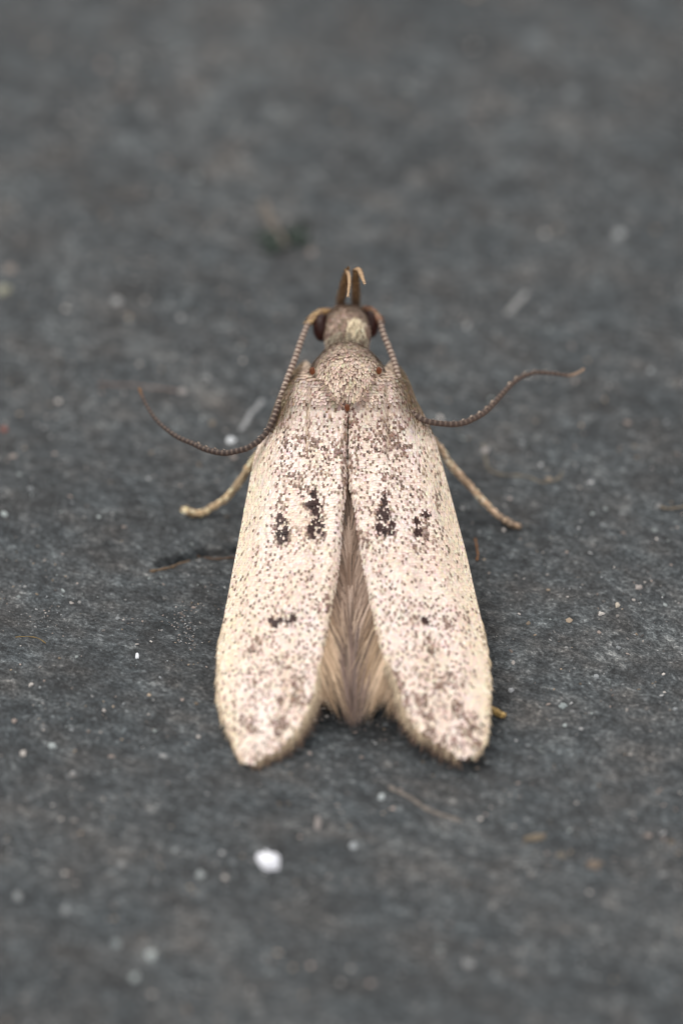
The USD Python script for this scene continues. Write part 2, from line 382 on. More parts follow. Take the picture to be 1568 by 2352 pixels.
# the countless grains
PAL = np.array([(150, 151, 152), (128, 132, 135), (165, 160, 156), (144, 132, 126), (132, 139, 139), (112, 112, 112), (98, 96, 95), (140, 126, 110)], float)
parts = []
FIX = [(164, 1386, 9), (57, 1348, 7), (42, 1371, 8), (270, 1420, 9), (285, 1211, 8), (32, 1656, 12), (53, 1732, 14), (239, 1632, 9), (419, 1608, 9), (456, 1693, 9), (375, 1737, 12), (355, 1679, 9),
       (1431, 1224, 8), (1503, 1218, 9), (1417, 1415, 8), (1527, 1390, 8), (1420, 1488, 8), (1178, 1523, 9), (1334, 1675, 8), (1550, 1629, 8), (1451, 996, 10), (1441, 971, 11),
       (1511, 1162, 12), (1360, 1180, 9), (1330, 1120, 8), (160, 690, 14), (267, 692, 18), (715, 580, 16), (135, 922, 10), (70, 1123, 10), (10, 1180, 12), (1390, 1170, 10), (780, 1600, 6), (830, 1740, 8), (600, 1745, 7), (1010, 2180, 12), (1075, 2215, 22), (310, 2245, 18), (510, 1960, 10), (1490, 1920, 12), (1520, 2010, 14)]
for px, py, r in FIX:
    q = on_ground(px, py)
    c = PAL[rng.integers(0, 5)] * rng.uniform(.72, 1.08); r = r * .72
    v, f = flake(q, r / PX * rng.uniform(.7, 1.1), r / PX * rng.uniform(.7, 1.0) * 1.15, .02, rng, rng.uniform(0, 6), 9)
    parts.append((v, f, np.tile(linv(c), (len(v), 1))))
for cx0, cy0, sxx, syy, nn in ((438, 1470, 16, 12, 40), (406, 1424, 18, 14, 40), (428, 1445, 12, 14, 25), (300, 1424, 20, 5, 18), (95, 1430, 30, 30, 40), (470, 1400, 30, 20, 30), (1128, 1050, 26, 20, 30)):
    for _ in range(nn):
        q = on_ground(cx0 + rng.normal(0, sxx), cy0 + rng.normal(0, syy)); r = rng.uniform(.01, .026)
        v, f = flake(q, r, r * .8, r * .4, rng, rng.uniform(0, 6), 6)
        parts.append((v, f, np.tile(linv(PAL[rng.integers(0, 4)] * rng.uniform(.55, .95)), (len(v), 1))))
NG = 11000
u = rng.uniform(-8, 8, NG); w = rng.uniform(-15, 17, NG)
keep = meshkit.fbm(np.stack([u * .8, w * 1.0, np.zeros(NG)], -1), 3, 21) + rng.normal(0, .14, NG) > .42
u, w = u[keep], w[keep]; zz = ground_z(u, w)
th8 = np.arange(6) * np.pi / 3
size = np.exp(rng.normal(math.log(.022), .55, len(u))).clip(.008, .085)
for i in range(len(u)):
    k = 1 + rng.uniform(-.42, .42, 6); a = rng.uniform(0, 6.28); s = size[i]; el2 = rng.uniform(.35, 1.0)
    ca, sa = math.cos(a), math.sin(a)
    x, y = np.cos(th8) * k * s, np.sin(th8) * k * s * el2
    ring = np.stack([x * ca - y * sa, x * sa + y * ca], 1)
    h = min(s * .3, .012)
    v = np.vstack([np.c_[ring, np.full(6, -h)], np.c_[ring * .7, np.full(6, h) + rng.uniform(-.3, .3, 6) * h]]) + [u[i], w[i], zz[i]]
    f = np.vstack([tris(grid_faces(2, 6, True)), [[6, 7, 8], [6, 8, 9], [6, 9, 10], [6, 10, 11]]])
    c = linv(PAL[rng.integers(0, len(PAL))] * rng.uniform(.6, 1.12))
    parts.append((v, f, np.tile(c, (12, 1))))
v, f, c = join(parts)
tag(obj('pale_grit', v, f, M_FLECK, None, c, smooth=False), 'fine pale mineral grit scattered all over the slate', 'grit', kind='stuff')

# ------------------------------------------------------------------ the moth
BASE = np.array([.1, -1.0, 0.0])
moth = UsdGeom.Xform.Define(stage, '/World/moth')
moth.AddTranslateOp().Set(Gf.Vec3d(*[float(c) * MM for c in BASE]))
moth = tag(moth.GetPrim(), 'small cream moth speckled brown, resting on the slate with wings half open', 'moth')
def part(name, vfc, mat, parent=None, **k):
    v, f, c = vfc
    return obj(name, v, f, mat, parent or moth, c, origin=BASE, **k)
def interp(table):
    t = np.array(table, float)
    p = PchipInterpolator(t[:, 0], t[:, 1])
    return lambda y: p(np.clip(y, t[0, 0], t[-1, 0]))

Z_IN = interp([(829, 2.52), (848, 2.80), (874, 3.06), (912, 3.02), (943, 2.87), (1101, 2.25), (1300, 1.6), (1500, .97), (1650, .52), (1760, .22)])
DROP = interp([(829, .5), (943, .66), (1100, .66), (1300, .56), (1500, .36), (1650, .20), (1760, .05)])
IN_L = interp([(829, 705), (850, 723), (874, 742), (912, 768), (943, 795.5), (1101, 796), (1172, 788), (1274, 779), (1334, 773), (1400, 763), (1476, 750), (1545, 737), (1588, 730), (1620, 718), (1659, 696), (1695, 661), (1722, 625), (1736, 597), (1744, 582)])
OUT_L = interp([(829, 697), (845, 679), (887, 648), (967, 617), (1038, 587), (1130, 568), (1231, 549), (1325, 531), (1385, 520), (1450, 508), (1512, 499), (1601, 498), (1640, 508), (1664, 518), (1700, 534), (1728, 546), (1744, 557)])
IN_R = interp([(829, 895), (850, 877), (874, 856), (912, 830), (943, 803), (1097, 801), (1139, 809), (1205, 820), (1276, 831), (1334, 841), (1410, 856), (1476, 869), (1512, 879), (1563, 900), (1626, 922), (1667, 952), (1702, 1003), (1720, 1036), (1730, 1052)])
OUT_R = interp([(829, 903), (845, 921), (871, 938), (915, 955), (954, 975), (1005, 998), (1067, 1016), (1121, 1031), (1211, 1055), (1276, 1072), (1348, 1088), (1431, 1107), (1512, 1122), (1588, 1127), (1652, 1122), (1690, 1117), (1715, 1104), (1730, 1088)])
SIDES = {'left': (IN_L, OUT_L, 829, 1743), 'right': (IN_R, OUT_R, 829, 1729)}

def wing_pt(side, u, y):
    fi, fo, _, _ = SIDES[side]
    x = fi(y) * (1 - u) + fo(y) * u
    axis = np.where(y < 943, 797.0 if side == 'left' else 803.0, fi(y))
    uu = np.clip((x - axis) / (fo(y) - axis), 0, 1.0)
    z = Z_IN(y) - DROP(y) * (.62 * uu ** 2 + .38 * uu ** 6) - .10 * np.clip(1 - u / .09, 0, 1) ** 2 * np.clip((y - 950) / 60, 0, 1)
    if side == 'left':
        z = z - .02
    vx = 706.0 if side == 'left' else 890.0
    z = z - .05 * np.exp(-((x - vx - (y - 960) * (-.03 if side == 'left' else .02)) / 4.5) ** 2) * np.clip((y - 860) / 30, 0, 1) * np.clip((1075 - y) / 60, 0, 1)
    vx = 665.0 + (890 - y) * .35 if side == 'left' else 930.0 - (890 - y) * .35
    z = z - .06 * np.exp(-((x - vx) / 5.0) ** 2) * np.clip((y - 850) / 20, 0, 1) * np.clip((1010 - y) / 60, 0, 1)
    # gentle folds along the wing between the veins
    z = z + .018 * np.sin(u * 17 + 1.3) * np.clip((y - 880) / 200, 0, 1) * np.clip((1740 - y) / 300, 0.15, 1)
    z = z + .018 * (meshkit.fbm(np.stack([x * .012, y * .008, np.zeros_like(x)], -1), 2, 31) - .5)
    return at(x, y, z)

# colour: places where dark scales gather (photograph px): x, y, rx, ry, chance, very dark?
BLOTS = [(648, 1226, 14, 25, .76, 1), (646, 1244, 7, 9, 1, 1), (643, 1194, 8, 14, .85, 1), (653, 1200, 7, 10, .8, 1), (722, 1160, 18, 15, .74, 1), (727, 1214, 18, 23, .72, 1), (726, 1185, 9, 14, .8, 1), (719, 1131, 8, 13, .7, 1),
         (622, 1423, 6, 9, 1, 1), (632, 1434, 7, 8, 1, 1), (643, 1424, 5, 7, 1, 1), (659, 1429, 6, 7, 1, 1), (671, 1420, 8, 9, .9, 1),
         (701, 1566, 12, 13, .7, 0), (643, 1607, 9, 9, 1, 0), (577, 1673, 10, 15, .85, 0), (636, 1677, 7, 14, .85, 0), (587, 1497, 8, 8, .7, 0), (582, 1570, 12, 12, .55, 0), (700, 1140, 14, 30, .5, 0), (652, 1150, 14, 22, .5, 0),
         (708, 985, 5, 50, .75, 0), (704, 1040, 22, 12, .6, 0), (685, 1010, 12, 30, .45, 0), (760, 1035, 26, 20, .5, 0), (660, 1040, 18, 10, .4, 0), (790, 1050, 10, 60, .75, 0), (735, 1075, 20, 30, .45, 0), (690, 1400, 40, 25, .42, 0), (640, 1560, 60, 60, .42, 0),
         (881, 1180, 14, 19, .7, 1), (876, 1217, 13, 17, .78, 1), (899, 1214, 9, 19, .75, 1), (884, 1145, 9, 14, .6, 1), (889, 1096, 13, 10, .75, 0), (904, 1100, 14, 14, .5, 0), (925, 1026, 24, 8, .85, 0), (900, 1003, 11, 9, .85, 0), (890, 968, 5, 40, .8, 0), (915, 1048, 20, 14, .5, 0),
         (976, 1182, 8, 9, 1, 1), (960, 1223, 9, 13, .95, 1), (957, 1201, 6, 10, .8, 1), (951, 1255, 6, 6, .9, 0), (977, 1427, 8, 8, 1, 1), (949, 1423, 8, 9, .85, 0), (1072, 1418, 10, 15, .6, 0), (910, 1553, 11, 15, .75, 0), (921, 1576, 9, 14, .85, 0), (932, 1616, 9, 9, .8, 0),
         (1050, 1621, 15, 18, .8, 0), (1083, 1656, 14, 26, .62, 0), (1095, 1708, 13, 15, .75, 0), (1062, 1642, 12, 10, .7, 0), (1005, 1620, 40, 30, .4, 0), (1060, 1690, 30, 30, .5, 0), (812, 1040, 14, 55, .55, 0), (960, 1400, 60, 30, .42, 0), (1005, 1125, 8, 60, .5, 0)]

def dark_chance(x, y, u):
    n1 = meshkit.fbm(np.stack([x / 38, y / 46, np.zeros_like(x)], -1), 3, 17)
    base = .32 + 1.15 * (n1 - .5)
    base = base + .10 * np.exp(-((y - 1040) / 70) ** 2) * (u < .75) + .10 * np.clip((y - 1380) / 200, 0, 1)
    base = base * (1 - .78 * np.clip((u - .70) / .2, 0, 1) * np.clip((1690 - y) / 60, .2, 1))
    base = base * (1 - .45 * np.exp(-((y - 1320) / 60) ** 2) * (u < .8))
    base = np.clip(base, .02, .6); very = np.zeros_like(x); which = np.full(x.shape, -1)
    for i, (bx, by, rx, ry, c, d) in enumerate(BLOTS):
        r = ((x - bx) / rx) ** 2 + ((y - by) / ry) ** 2
        base = np.where((r < 1) & (c > base), c, base)
        if d:
            base = np.where((r < 2.4) & (base < .5), .5, base)
            very = np.where(r < 1.05, 1.0, very); which = np.where(r < 1.05, i, which)
    return base, very, which

def ground_tone(x, y, u, rng):
    """sRGB of a pale scale."""
    n2 = meshkit.fbm(np.stack([x / 60, y / 80, np.ones_like(x)], -1), 3, 23)[:, None]
    c = np.array([240, 223, 211.0]) + (n2 - .5) * np.array([16, 22, 34])
    top = np.clip((1010 - y) / 150, 0, 1)[:, None]
    c = c * (1 - top) + np.array([184, 166, 154.0]) * top
    cost = (np.clip((u - .72) / .2, 0, 1) * np.clip((y - 960) / 120, 0, 1))[:, None]
    c = c * (1 - cost) + np.array([244, 229, 209.0]) * cost
    hem = (np.clip((.1 - u) / .1, 0, 1) * np.clip((y - 1300) / 150, 0, 1) * .7)[:, None]
    c = c * (1 - hem) + np.array([243, 224, 194.0]) * hem
    brown = .9 * (np.clip((u - .64) / .22, 0, 1) * np.clip((1015 - y) / 90, 0, 1))[:, None]
    vee = (np.clip((.16 - u) / .12, 0, 1) * np.clip((945 - y) / 15, 0, 1) * .8)[:, None]
    c = c * (1 - vee) + np.array([118, 98, 84.0]) * vee
    c = c * (1 - brown) + np.array([102, 84, 64.0]) * brown
    return c + rng.normal(0, 8, (len(x), 1)) + rng.normal(0, 3.5, (len(x), 3))

for side in ('left', 'right'):
    fi, fo, y0, y1 = SIDES[side]
    rng = np.random.default_rng(101 if side == 'left' else 202)
    ys = np.linspace(y0, y1, 150); us = np.r_[np.linspace(0, .9, 28), .93, .955, .975, .99, 1.0]
    U, Y = np.meshgrid(us, ys)
    top = wing_pt(side, U, Y)
    low = top - np.array([0, 0, .035]); low[:, -1] += np.array([0, 0, -.02])
    nr, nc = U.shape
    q = grid_faces(nr, nc); k = nr * nc
    f = [tris(q), tris(q)[:, ::-1] + k]
    rim = np.r_[np.arange(nc), np.arange(1, nr) * nc + nc - 1, (nr - 1) * nc + np.arange(nc - 1)[::-1], np.arange(1, nr - 1)[::-1] * nc]
    nx = np.roll(rim, -1)
    f.append(tris(np.stack([rim, rim + k, nx + k, nx], 1)))
    v = np.vstack([top.reshape(-1, 3), low.reshape(-1, 3)])
    c = np.tile(lin(196, 176, 156), (len(v), 1))
    brown = ((U > .6) & (Y < 1000)).reshape(-1)
    c[:k][brown] = lin(112, 94, 72)
    wing = part('forewing', (v, np.vstack(f), c), M_WING)
    tag(wing, side + ' forewing')
    # rows of overlapping scales
    rows = []
    RS = 5.9
    for r, y in enumerate(np.arange(y0 - 2, y1 + 2, RS)):
        wpx = float(fo(y) - fi(y))
        n = max(3, int(abs(wpx) / 4.6))
        u = (np.arange(n) + (.5 if r % 2 else .0) + rng.normal(0, .14, n)) / n
        yy = y + rng.normal(0, .7, n) + 2.2 * np.sin(u * 5 + r * .05)
        rows.append(np.stack([np.clip(u, 0.0, 1.0), np.clip(yy, y0, y1)], 1))
    S = np.vstack(rows); u, y = S[:, 0], S[:, 1]
    P = wing_pt(side, u, y)
    x = fi(y) * (1 - u) + fo(y) * u
    def below(dy):
        y2 = np.minimum(y + dy, y1)
        return wing_pt(side, np.clip((x - fi(y2)) / (fo(y2) - fi(y2)), 0, 1), y2)
    D = below(5) - below(-5)
    bad = np.linalg.norm(D, axis=1) < .02
    D[bad] = (wing_pt(side, u, y) - wing_pt(side, u, y - 8))[bad]
    du = wing_pt(side, np.clip(u + .02, 0, 1), y) - wing_pt(side, np.clip(u - .02, 0, 1), y)
    N = np.cross(D, du); N *= np.sign((N * (UP - FWD)).sum(1))[:, None]
    late = np.clip((y - 1560) / 160, 0, 1)
    D = D / np.linalg.norm(D, axis=1, keepdims=True) + (du / np.linalg.norm(du, axis=1, keepdims=True)) * (rng.normal(0, .07, len(u)) + np.where(u < .3, -.5, 0) * late * (1 - u / .3))[:, None]
    L = .102 * rng.uniform(.9, 1.15, len(u)) * (1 + .45 * late); W = .050 * rng.uniform(.85, 1.12, len(u))
    ty = y + 8
    chance, very, which = dark_chance(x, ty, u)
    dark = rng.random(len(u)) < chance
    tree = cKDTree(np.stack([x, ty], 1))
    for i in rng.permutation(np.nonzero(dark)[0]):      # lone dots keep their distance
        if chance[i] < .5:
            near = [j for j in tree.query_ball_point((x[i], ty[i]), 6.3) if j != i and dark[j]]
            if near:
                dark[i] = False
    pale = ground_tone(x, ty, u, rng)
    speck = np.array([120, 91, 77.0]) + rng.normal(0, 30, (len(u), 1)) + rng.normal(0, 4, (len(u), 3))
    speck = np.where((very > 0)[:, None], np.array([56, 34, 31.0]) + rng.normal(0, 11, (len(u), 1)), speck)
    half = (~dark) & (rng.random(len(u)) < chance * .45)
    tip = np.where(dark[:, None], speck, np.where(half[:, None], pale * .68 + np.array([156, 128, 112]) * .32, pale))
    spot = dark & (very > 0)
    args = lambda m: (P[m], D[m], N[m], L[m], W[m] * np.where(spot[m], 1.08, 1.0), np.where(dark, .13, .10)[m] + rng.uniform(-.03, .05, m.sum()), linv(np.where(spot[:, None], speck * 1.2, pale)[m]), linv(tip[m]))
    tag(part('wing_scales', scales(*args(~spot), lift=.004), M_SCALE, wing, smooth=False), kind='stuff')
    groups = [[0, 1, 2, 3], [4, 5, 6, 7], [8, 9, 10, 11, 12], [15]] if side == 'left' else [[30, 31, 32, 33], [40, 41, 42], [44], [51, 52, 53]]
    for g in groups:
        mk = spot & np.isin(which, g)
        if mk.sum():
            part('dark_spot', scales(*args(mk), lift=.006), M_SCALE, wing, smooth=False)
    mk = spot & ~np.isin(which, sum(groups, []))
    if mk.sum():
        part('dark_spot', scales(*args(mk), lift=.006), M_SCALE, wing, smooth=False)
    # fringe round the wing tip
    n = 2000
    a = rng.random(n) ** .75
    yy = y0 + (y1 - y0) * (.76 + .24 * a)
    uu = rng.uniform(0, .05, n)
    tipm = rng.random(n) < .22
    yy[tipm] = y1 - rng.uniform(0, 12, tipm.sum()); uu[tipm] = rng.random(tipm.sum())
    cst = rng.random(n) < .30
    yy[cst] = y0 + (y1 - y0) * (.66 + .34 * rng.random(cst.sum())); uu[cst] = rng.uniform(.95, 1, cst.sum())
    P = wing_pt(side, uu, yy)
    d = wing_pt(side, uu, yy + 3) - wing_pt(side, uu, yy - 3); d /= np.linalg.norm(d, axis=1, keepdims=True)
    sx = 1.0 if side == 'left' else -1.0
    outw = np.where(cst, -sx * .22, np.where(tipm, 0, sx * .30)) + rng.normal(0, .12, n)
    d = np.c_[d[:, 0] * .35 + outw, d[:, 1], d[:, 2] * .6] + rng.normal(0, .06, (n, 3))
    d /= np.linalg.norm(d, axis=1, keepdims=True)
    ln = np.where(cst, .15, np.where(tipm, .08, .21)) * rng.uniform(.4, 1.35, n)
    s = np.linspace(0, 1, 4)[None, :, None]
    paths = P[:, None] + d[:, None] * s * ln[:, None, None] + np.array([0, 0, -.06]) * s ** 2 * rng.uniform(.2, 1.4, (n, 1, 1))
    paths[:, :, 2] = np.maximum(paths[:, :, 2], ground_z(paths[:, :, 0], paths[:, :, 1], False) + .02)
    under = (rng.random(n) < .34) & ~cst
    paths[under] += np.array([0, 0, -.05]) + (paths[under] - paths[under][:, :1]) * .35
    c0 = linv(np.array([232, 214, 186.0]) + rng.normal(0, 10, (n, 1)))
    c1 = np.where((rng.random(n) < .5)[:, None], linv(np.array([104, 82, 70.0]))[None], linv(np.array([205, 184, 154.0]))[None])
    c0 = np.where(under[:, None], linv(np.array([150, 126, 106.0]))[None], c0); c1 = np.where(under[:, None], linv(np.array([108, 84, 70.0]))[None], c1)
    tag(part('wing_fringe', hairs(paths, rng.uniform(.005, .010, n), c0, c1), M_HAIR, wing, smooth=False), kind='stuff')

# hindwings folded under the forewings, with their long fringe meeting over the abdomen
MIDX = interp([(1050, 802), (1300, 803), (1480, 806), (1670, 812)])
BOUND = interp([(690, 1640), (735, 1630), (765, 1604), (782, 1606), (800, 1648), (813, 1672), (826, 1646), (842, 1604), (862, 1602), (885, 1640), (930, 1660)])
def hw_z(x, y):
    return Z_IN(y) - .16 - .10 * np.exp(-((x - MIDX(y)) / 30.0) ** 2)
for side in ('left', 'right'):
    fi = SIDES[side][0]; sx = -1 if side == 'left' else 1
    rng = np.random.default_rng(303 if side == 'left' else 404)
    ys = np.linspace(1050, 1575, 60); us = np.linspace(0, 1, 16)
    U, Y = np.meshgrid(us, ys)
    X = MIDX(Y) + sx * .5 + (fi(Y) + sx * 60 - MIDX(Y)) * U
    top = at(X, Y, hw_z(X, Y) - .03); low = top - np.array([0, 0, .03])
    nr, nc = U.shape; q = grid_faces(nr, nc); k = nr * nc
    rim = np.r_[np.arange(nc), np.arange(1, nr) * nc + nc - 1, (nr - 1) * nc + np.arange(nc - 1)[::-1], np.arange(1, nr - 1)[::-1] * nc]
    nx = np.roll(rim, -1)
    v = np.vstack([top.reshape(-1, 3), low.reshape(-1, 3)])
    f = np.vstack([tris(q), tris(q)[:, ::-1] + k, tris(np.stack([rim, rim + k, nx + k, nx], 1))])
    hw = part('hindwing', (v, f, np.tile(lin(128, 110, 96), (len(v), 1))), M_WING)
    tag(hw, side + ' hindwing, grey brown')
    n = 2300
    y0 = 1075 + (1610 - 1075) * rng.random(n) ** .8
    x0 = fi(y0) + sx * rng.uniform(-2, 34, n)
    deep = np.clip((y0 - 1440) / 140, 0, 1)
    pull = 1 - .55 * deep + rng.normal(0, .12, n)
    core = rng.random(n) < .26
    y0 = np.where(core, rng.uniform(1180, 1530, n), y0); x0 = np.where(core, MIDX(y0) + sx * rng.uniform(-4, 1, n) * np.abs(fi(y0) - MIDX(y0)) * .22 * -1, x0); deep = np.where(core, 0, deep); pull = np.where(core, rng.uniform(.7, 1.2, n), pull)
    x1 = x0 + (MIDX(y0 + 70) - x0) * pull * rng.uniform(.75, 1.10, n)
    y1 = y0 + 70 + np.abs(x1 - x0) * rng.uniform(.85, 1.35, n) + 25 * deep + np.where(core, 60, 0)
    over = np.clip((BOUND(x1) + rng.normal(0, 9, n) - y0) / np.maximum(y1 - y0, 1), .12, 1)
    x1 = x0 + (x1 - x0) * over; y1 = y0 + (y1 - y0) * over
    s = np.linspace(0, 1, 6)[None]
    hx = x0[:, None] + (x1 - x0)[:, None] * (s ** .9) ; hy = y0[:, None] + (y1 - y0)[:, None] * s
    lay = rng.uniform(-.03, .075, n)[:, None]
    hz = np.maximum(hw_z(hx, hy) + lay + .03 * np.sin(s * 3.1), .12)
    paths = at(hx, hy, hz)
    br = meshkit.fbm(np.stack([x0 / 16 + y0 / 26, y0 / 60, np.zeros(n)], -1), 2, 51)[:, None]
    low = np.clip((y0 - 1330) / 110, 0, 1)[:, None]
    c = np.array([154, 129, 112.0]) * (1 - low) + np.array([198, 170, 141.0]) * low
    c = c + (br - .5) * 110 + rng.normal(0, 11, (n, 1))
    c = np.where(core[:, None] & (y0 > 1380)[:, None], np.array([136, 114, 104.0]) + rng.normal(0, 14, (n, 1)), c)
    strk = (rng.random(n) < .12)[:, None]
    c = np.where(strk, c * .6, c)
    endc = c * .86 + np.array([150, 128, 118.0]) * .04
    tag(part('hindwing_fringe', hairs(paths, rng.uniform(.007, .013, n), linv(c), linv(endc)), M_HAIR, hw, smooth=False), kind='stuff')

# body: head, thorax and abdomen in one lofted skin
RINGS = np.array([  # Y, half width, half height, centre z
    (2.42, .03, .03, 2.50), (2.37, .18, .18, 2.53), (2.26, .31, .30, 2.58), (2.08, .395, .37, 2.63), (1.90, .42, .40, 2.65), (1.70, .41, .36, 2.63), (1.56, .38, .29, 2.57), (1.46, .37, .26, 2.54),
    (1.30, .45, .39, 2.50), (1.05, .62, .58, 2.42), (.70, .75, .76, 2.36), (.27, .79, .82, 2.30), (-.1, .72, .79, 2.18), (-.3, .58, .72, 2.03), (-.6, .5, .58, 1.86),
    (-1.4, .5, .48, 1.50), (-2.6, .48, .38, 1.08), (-3.8, .36, .28, .70), (-4.7, .16, .14, .50), (-4.95, .03, .03, .46)])[::-1]
R_A, R_B, R_Z = (PchipInterpolator(RINGS[:, 0], RINGS[:, k]) for k in (1, 2, 3))
XC = .1
def body_pt(y, th):
    """th = 0 on the back, positive towards the moth's right."""
    return np.stack([XC + R_A(y) * np.sin(th), y + 0 * th, R_Z(y) + R_B(y) * np.cos(th)], -1)
yy = np.r_[np.linspace(-4.95, 1.3, 70), np.linspace(1.33, 2.42, 36)]; tt = np.arange(36) * 2 * np.pi / 36
T, Yg = np.meshgrid(tt, yy)
v = body_pt(Yg, T).reshape(-1, 3)
c = np.tile(lin(150, 130, 115), (len(v), 1))
c[v[:, 1] > 1.6] = lin(158, 138, 122)
part('body', (v, tris(grid_faces(len(yy), 36, True)), c), M_BODY)
rng = np.random.default_rng(55)
def coat(y_from, y_to, th_max, dy, dx, L, W, tone, tilt=.14, dirx=.0, inside=None):
    rows = []
    for r, y in enumerate(np.arange(y_from, y_to, -dy)):
        arc = float(R_A(y) + R_B(y)) / 2
        n = max(4, int(2 * th_max * arc / dx))
        th = (np.arange(n) + .5 * (r % 2) + rng.normal(0, .22, n)) / n * 2 * th_max - th_max
        rows.append(np.stack([y + rng.normal(0, dy * .25, n), th], 1))
    S = np.vstack(rows); y, th = S.T
    P = body_pt(y, th)
    D = body_pt(y - .02, th) - body_pt(y + .02, th)
    du = body_pt(y, th + .02) - body_pt(y, th - .02)
    N = np.cross(D, du); N *= np.sign((N * np.stack([np.sin(th), 0 * th, np.cos(th)], -1)).sum(1))[:, None]
    D = D / np.linalg.norm(D, axis=1, keepdims=True) + du / np.linalg.norm(du, axis=1, keepdims=True) * (rng.normal(0, .12, len(y)) - dirx * np.sin(th))[:, None]
    if inside:
        ok = inside(P)
        P, D, N, y, th = P[ok], D[ok], N[ok], y[ok], th[ok]
    cb, ct = tone(P, y, th)
    return scales(P, D, N, L * rng.uniform(.8, 1.25, len(y)), W * rng.uniform(.8, 1.2, len(y)), tilt + rng.uniform(-.06, .1, len(y)), linv(cb), linv(ct), lift=.004)
def pixel(P):
    d = P - EYE; t = d @ FWD
    return 784 + d @ RIGHT / t * DIST * PX, 1176 - d @ UP / t * DIST * PX
def in_vee(P):
    x, y = pixel(P)
    return (y < 866) | ((x > IN_L(y) - 6) & (x < IN_R(y) + 6) & (y < 930))
def thorax_tone(P, y, th):
    n = len(y)
    nz = meshkit.fbm(P * np.array([7, 5, 5]), 3, 61)[:, None]
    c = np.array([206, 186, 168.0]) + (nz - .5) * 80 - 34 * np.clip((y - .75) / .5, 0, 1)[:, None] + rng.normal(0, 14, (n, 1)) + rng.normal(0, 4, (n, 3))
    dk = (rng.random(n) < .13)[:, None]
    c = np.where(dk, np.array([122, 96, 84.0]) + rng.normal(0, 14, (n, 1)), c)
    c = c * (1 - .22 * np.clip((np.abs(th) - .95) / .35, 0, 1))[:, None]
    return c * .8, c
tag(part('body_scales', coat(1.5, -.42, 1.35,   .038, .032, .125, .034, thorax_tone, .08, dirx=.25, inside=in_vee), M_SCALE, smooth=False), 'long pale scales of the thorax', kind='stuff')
def head_tone(P, y, th):
    n = len(y)
    nz = meshkit.fbm(P * 9, 3, 71)[:, None]
    c = np.array([160, 138, 122.0]) + (nz - .5) * 60 + rng.normal(0, 15, (n, 1)) + rng.normal(0, 3, (n, 3))
    return c * .85, c
tag(part('head_scales', coat(2.36, 1.5, 1.5, .034, .03, .09, .032, head_tone, .13), M_SCALE, smooth=False), 'smooth grey brown scales of the head', kind='stuff')
# pale tufts at the back of the head and bare orange brown spots beside the thorax
n = 420
tuft = rng.random(n) < .30
th = np.where(tuft, rng.normal(.36, .22, n), rng.uniform(-1.2, 1.2, n)); ys = np.where(tuft, rng.uniform(1.52, 1.82, n), rng.uniform(1.46, 1.60, n))
P = body_pt(ys, th); dirs = np.stack([rng.normal(0, .35, n), -np.ones(n), rng.uniform(.15, .6, n)], -1); dirs /= np.linalg.norm(dirs, axis=1, keepdims=True)
s = np.linspace(0, 1, 4)[None, :, None]
paths = P[:, None] + dirs[:, None] * s * rng.uniform(.09, .2, (n, 1, 1)) + np.array([0, 0, -.06]) * s ** 2
cc = linv(np.where(tuft, 1.0, .70)[:, None] * np.array([238, 224, 196.0]) + rng.normal(0, 14, (n, 1)))
cc = np.where(((rng.random(n) < .3) & ~tuft)[:, None], linv(np.array([120, 96, 82.0]))[None], cc)
tag(part('head_tuft', hairs(paths, np.where(tuft, .012, .009), cc, cc * .95), M_HAIR, smooth=False), 'tuft of pale hair behind the head', kind='stuff')
for px, py, z, rx, ry in ((717, 852, 2.98, 6.5, 11), (870, 851, 2.98, 6.5, 11), (797, 936, 2.94, 6, 10)):
    p = at(px, py, z)
    e = trimesh.creation.icosphere(2, 1.0)
    v = np.asarray(e.vertices) * np.array([rx / PX, .05, ry / PX]) + p
    part('bare_spot', (v, np.asarray(e.faces), np.tile(lin(96, 50, 24), (len(v), 1))), M_LIMB)

# eyes
for sx, (px, py, z, rx, ry, rz) in ((-1, (738, 752, 2.66, .155, .245, .25)), (1, (850, 744, 2.66, .16, .25, .25))):
    e = trimesh.creation.icosphere(4, 1.0)
    v = np.asarray(e.vertices) * np.array([rx, ry, rz]) + at(px, py, z)
    obj('eye', v, np.asarray(e.faces), M_EYE, moth, None, origin=BASE)

# scales that clothe a limb
def limb_scales(p, rad, n, L, W, tone, rng, tilt=.12):
    i = rng.random(n) * (len(p) - 1.001); k = i.astype(int); w = (i - k)[:, None]
    c = p[k] * (1 - w) + p[k + 1] * w; r = (rad[k] * (1 - w[:, 0]) + rad[k + 1] * w[:, 0])
    t, a, b = frames(p); th = rng.uniform(0, 2 * np.pi, n)
    N = np.cos(th)[:, None] * a[k] + np.sin(th)[:, None] * b[k]
    cb, ct = tone(i / (len(p) - 1), th)
    return scales(c + N * r[:, None] * .96, t[k] + rng.normal(0, .08, (n, 3)), N, L * rng.uniform(.8, 1.2, n), W * rng.uniform(.8, 1.2, n), tilt, linv(cb), linv(ct), lift=.001)

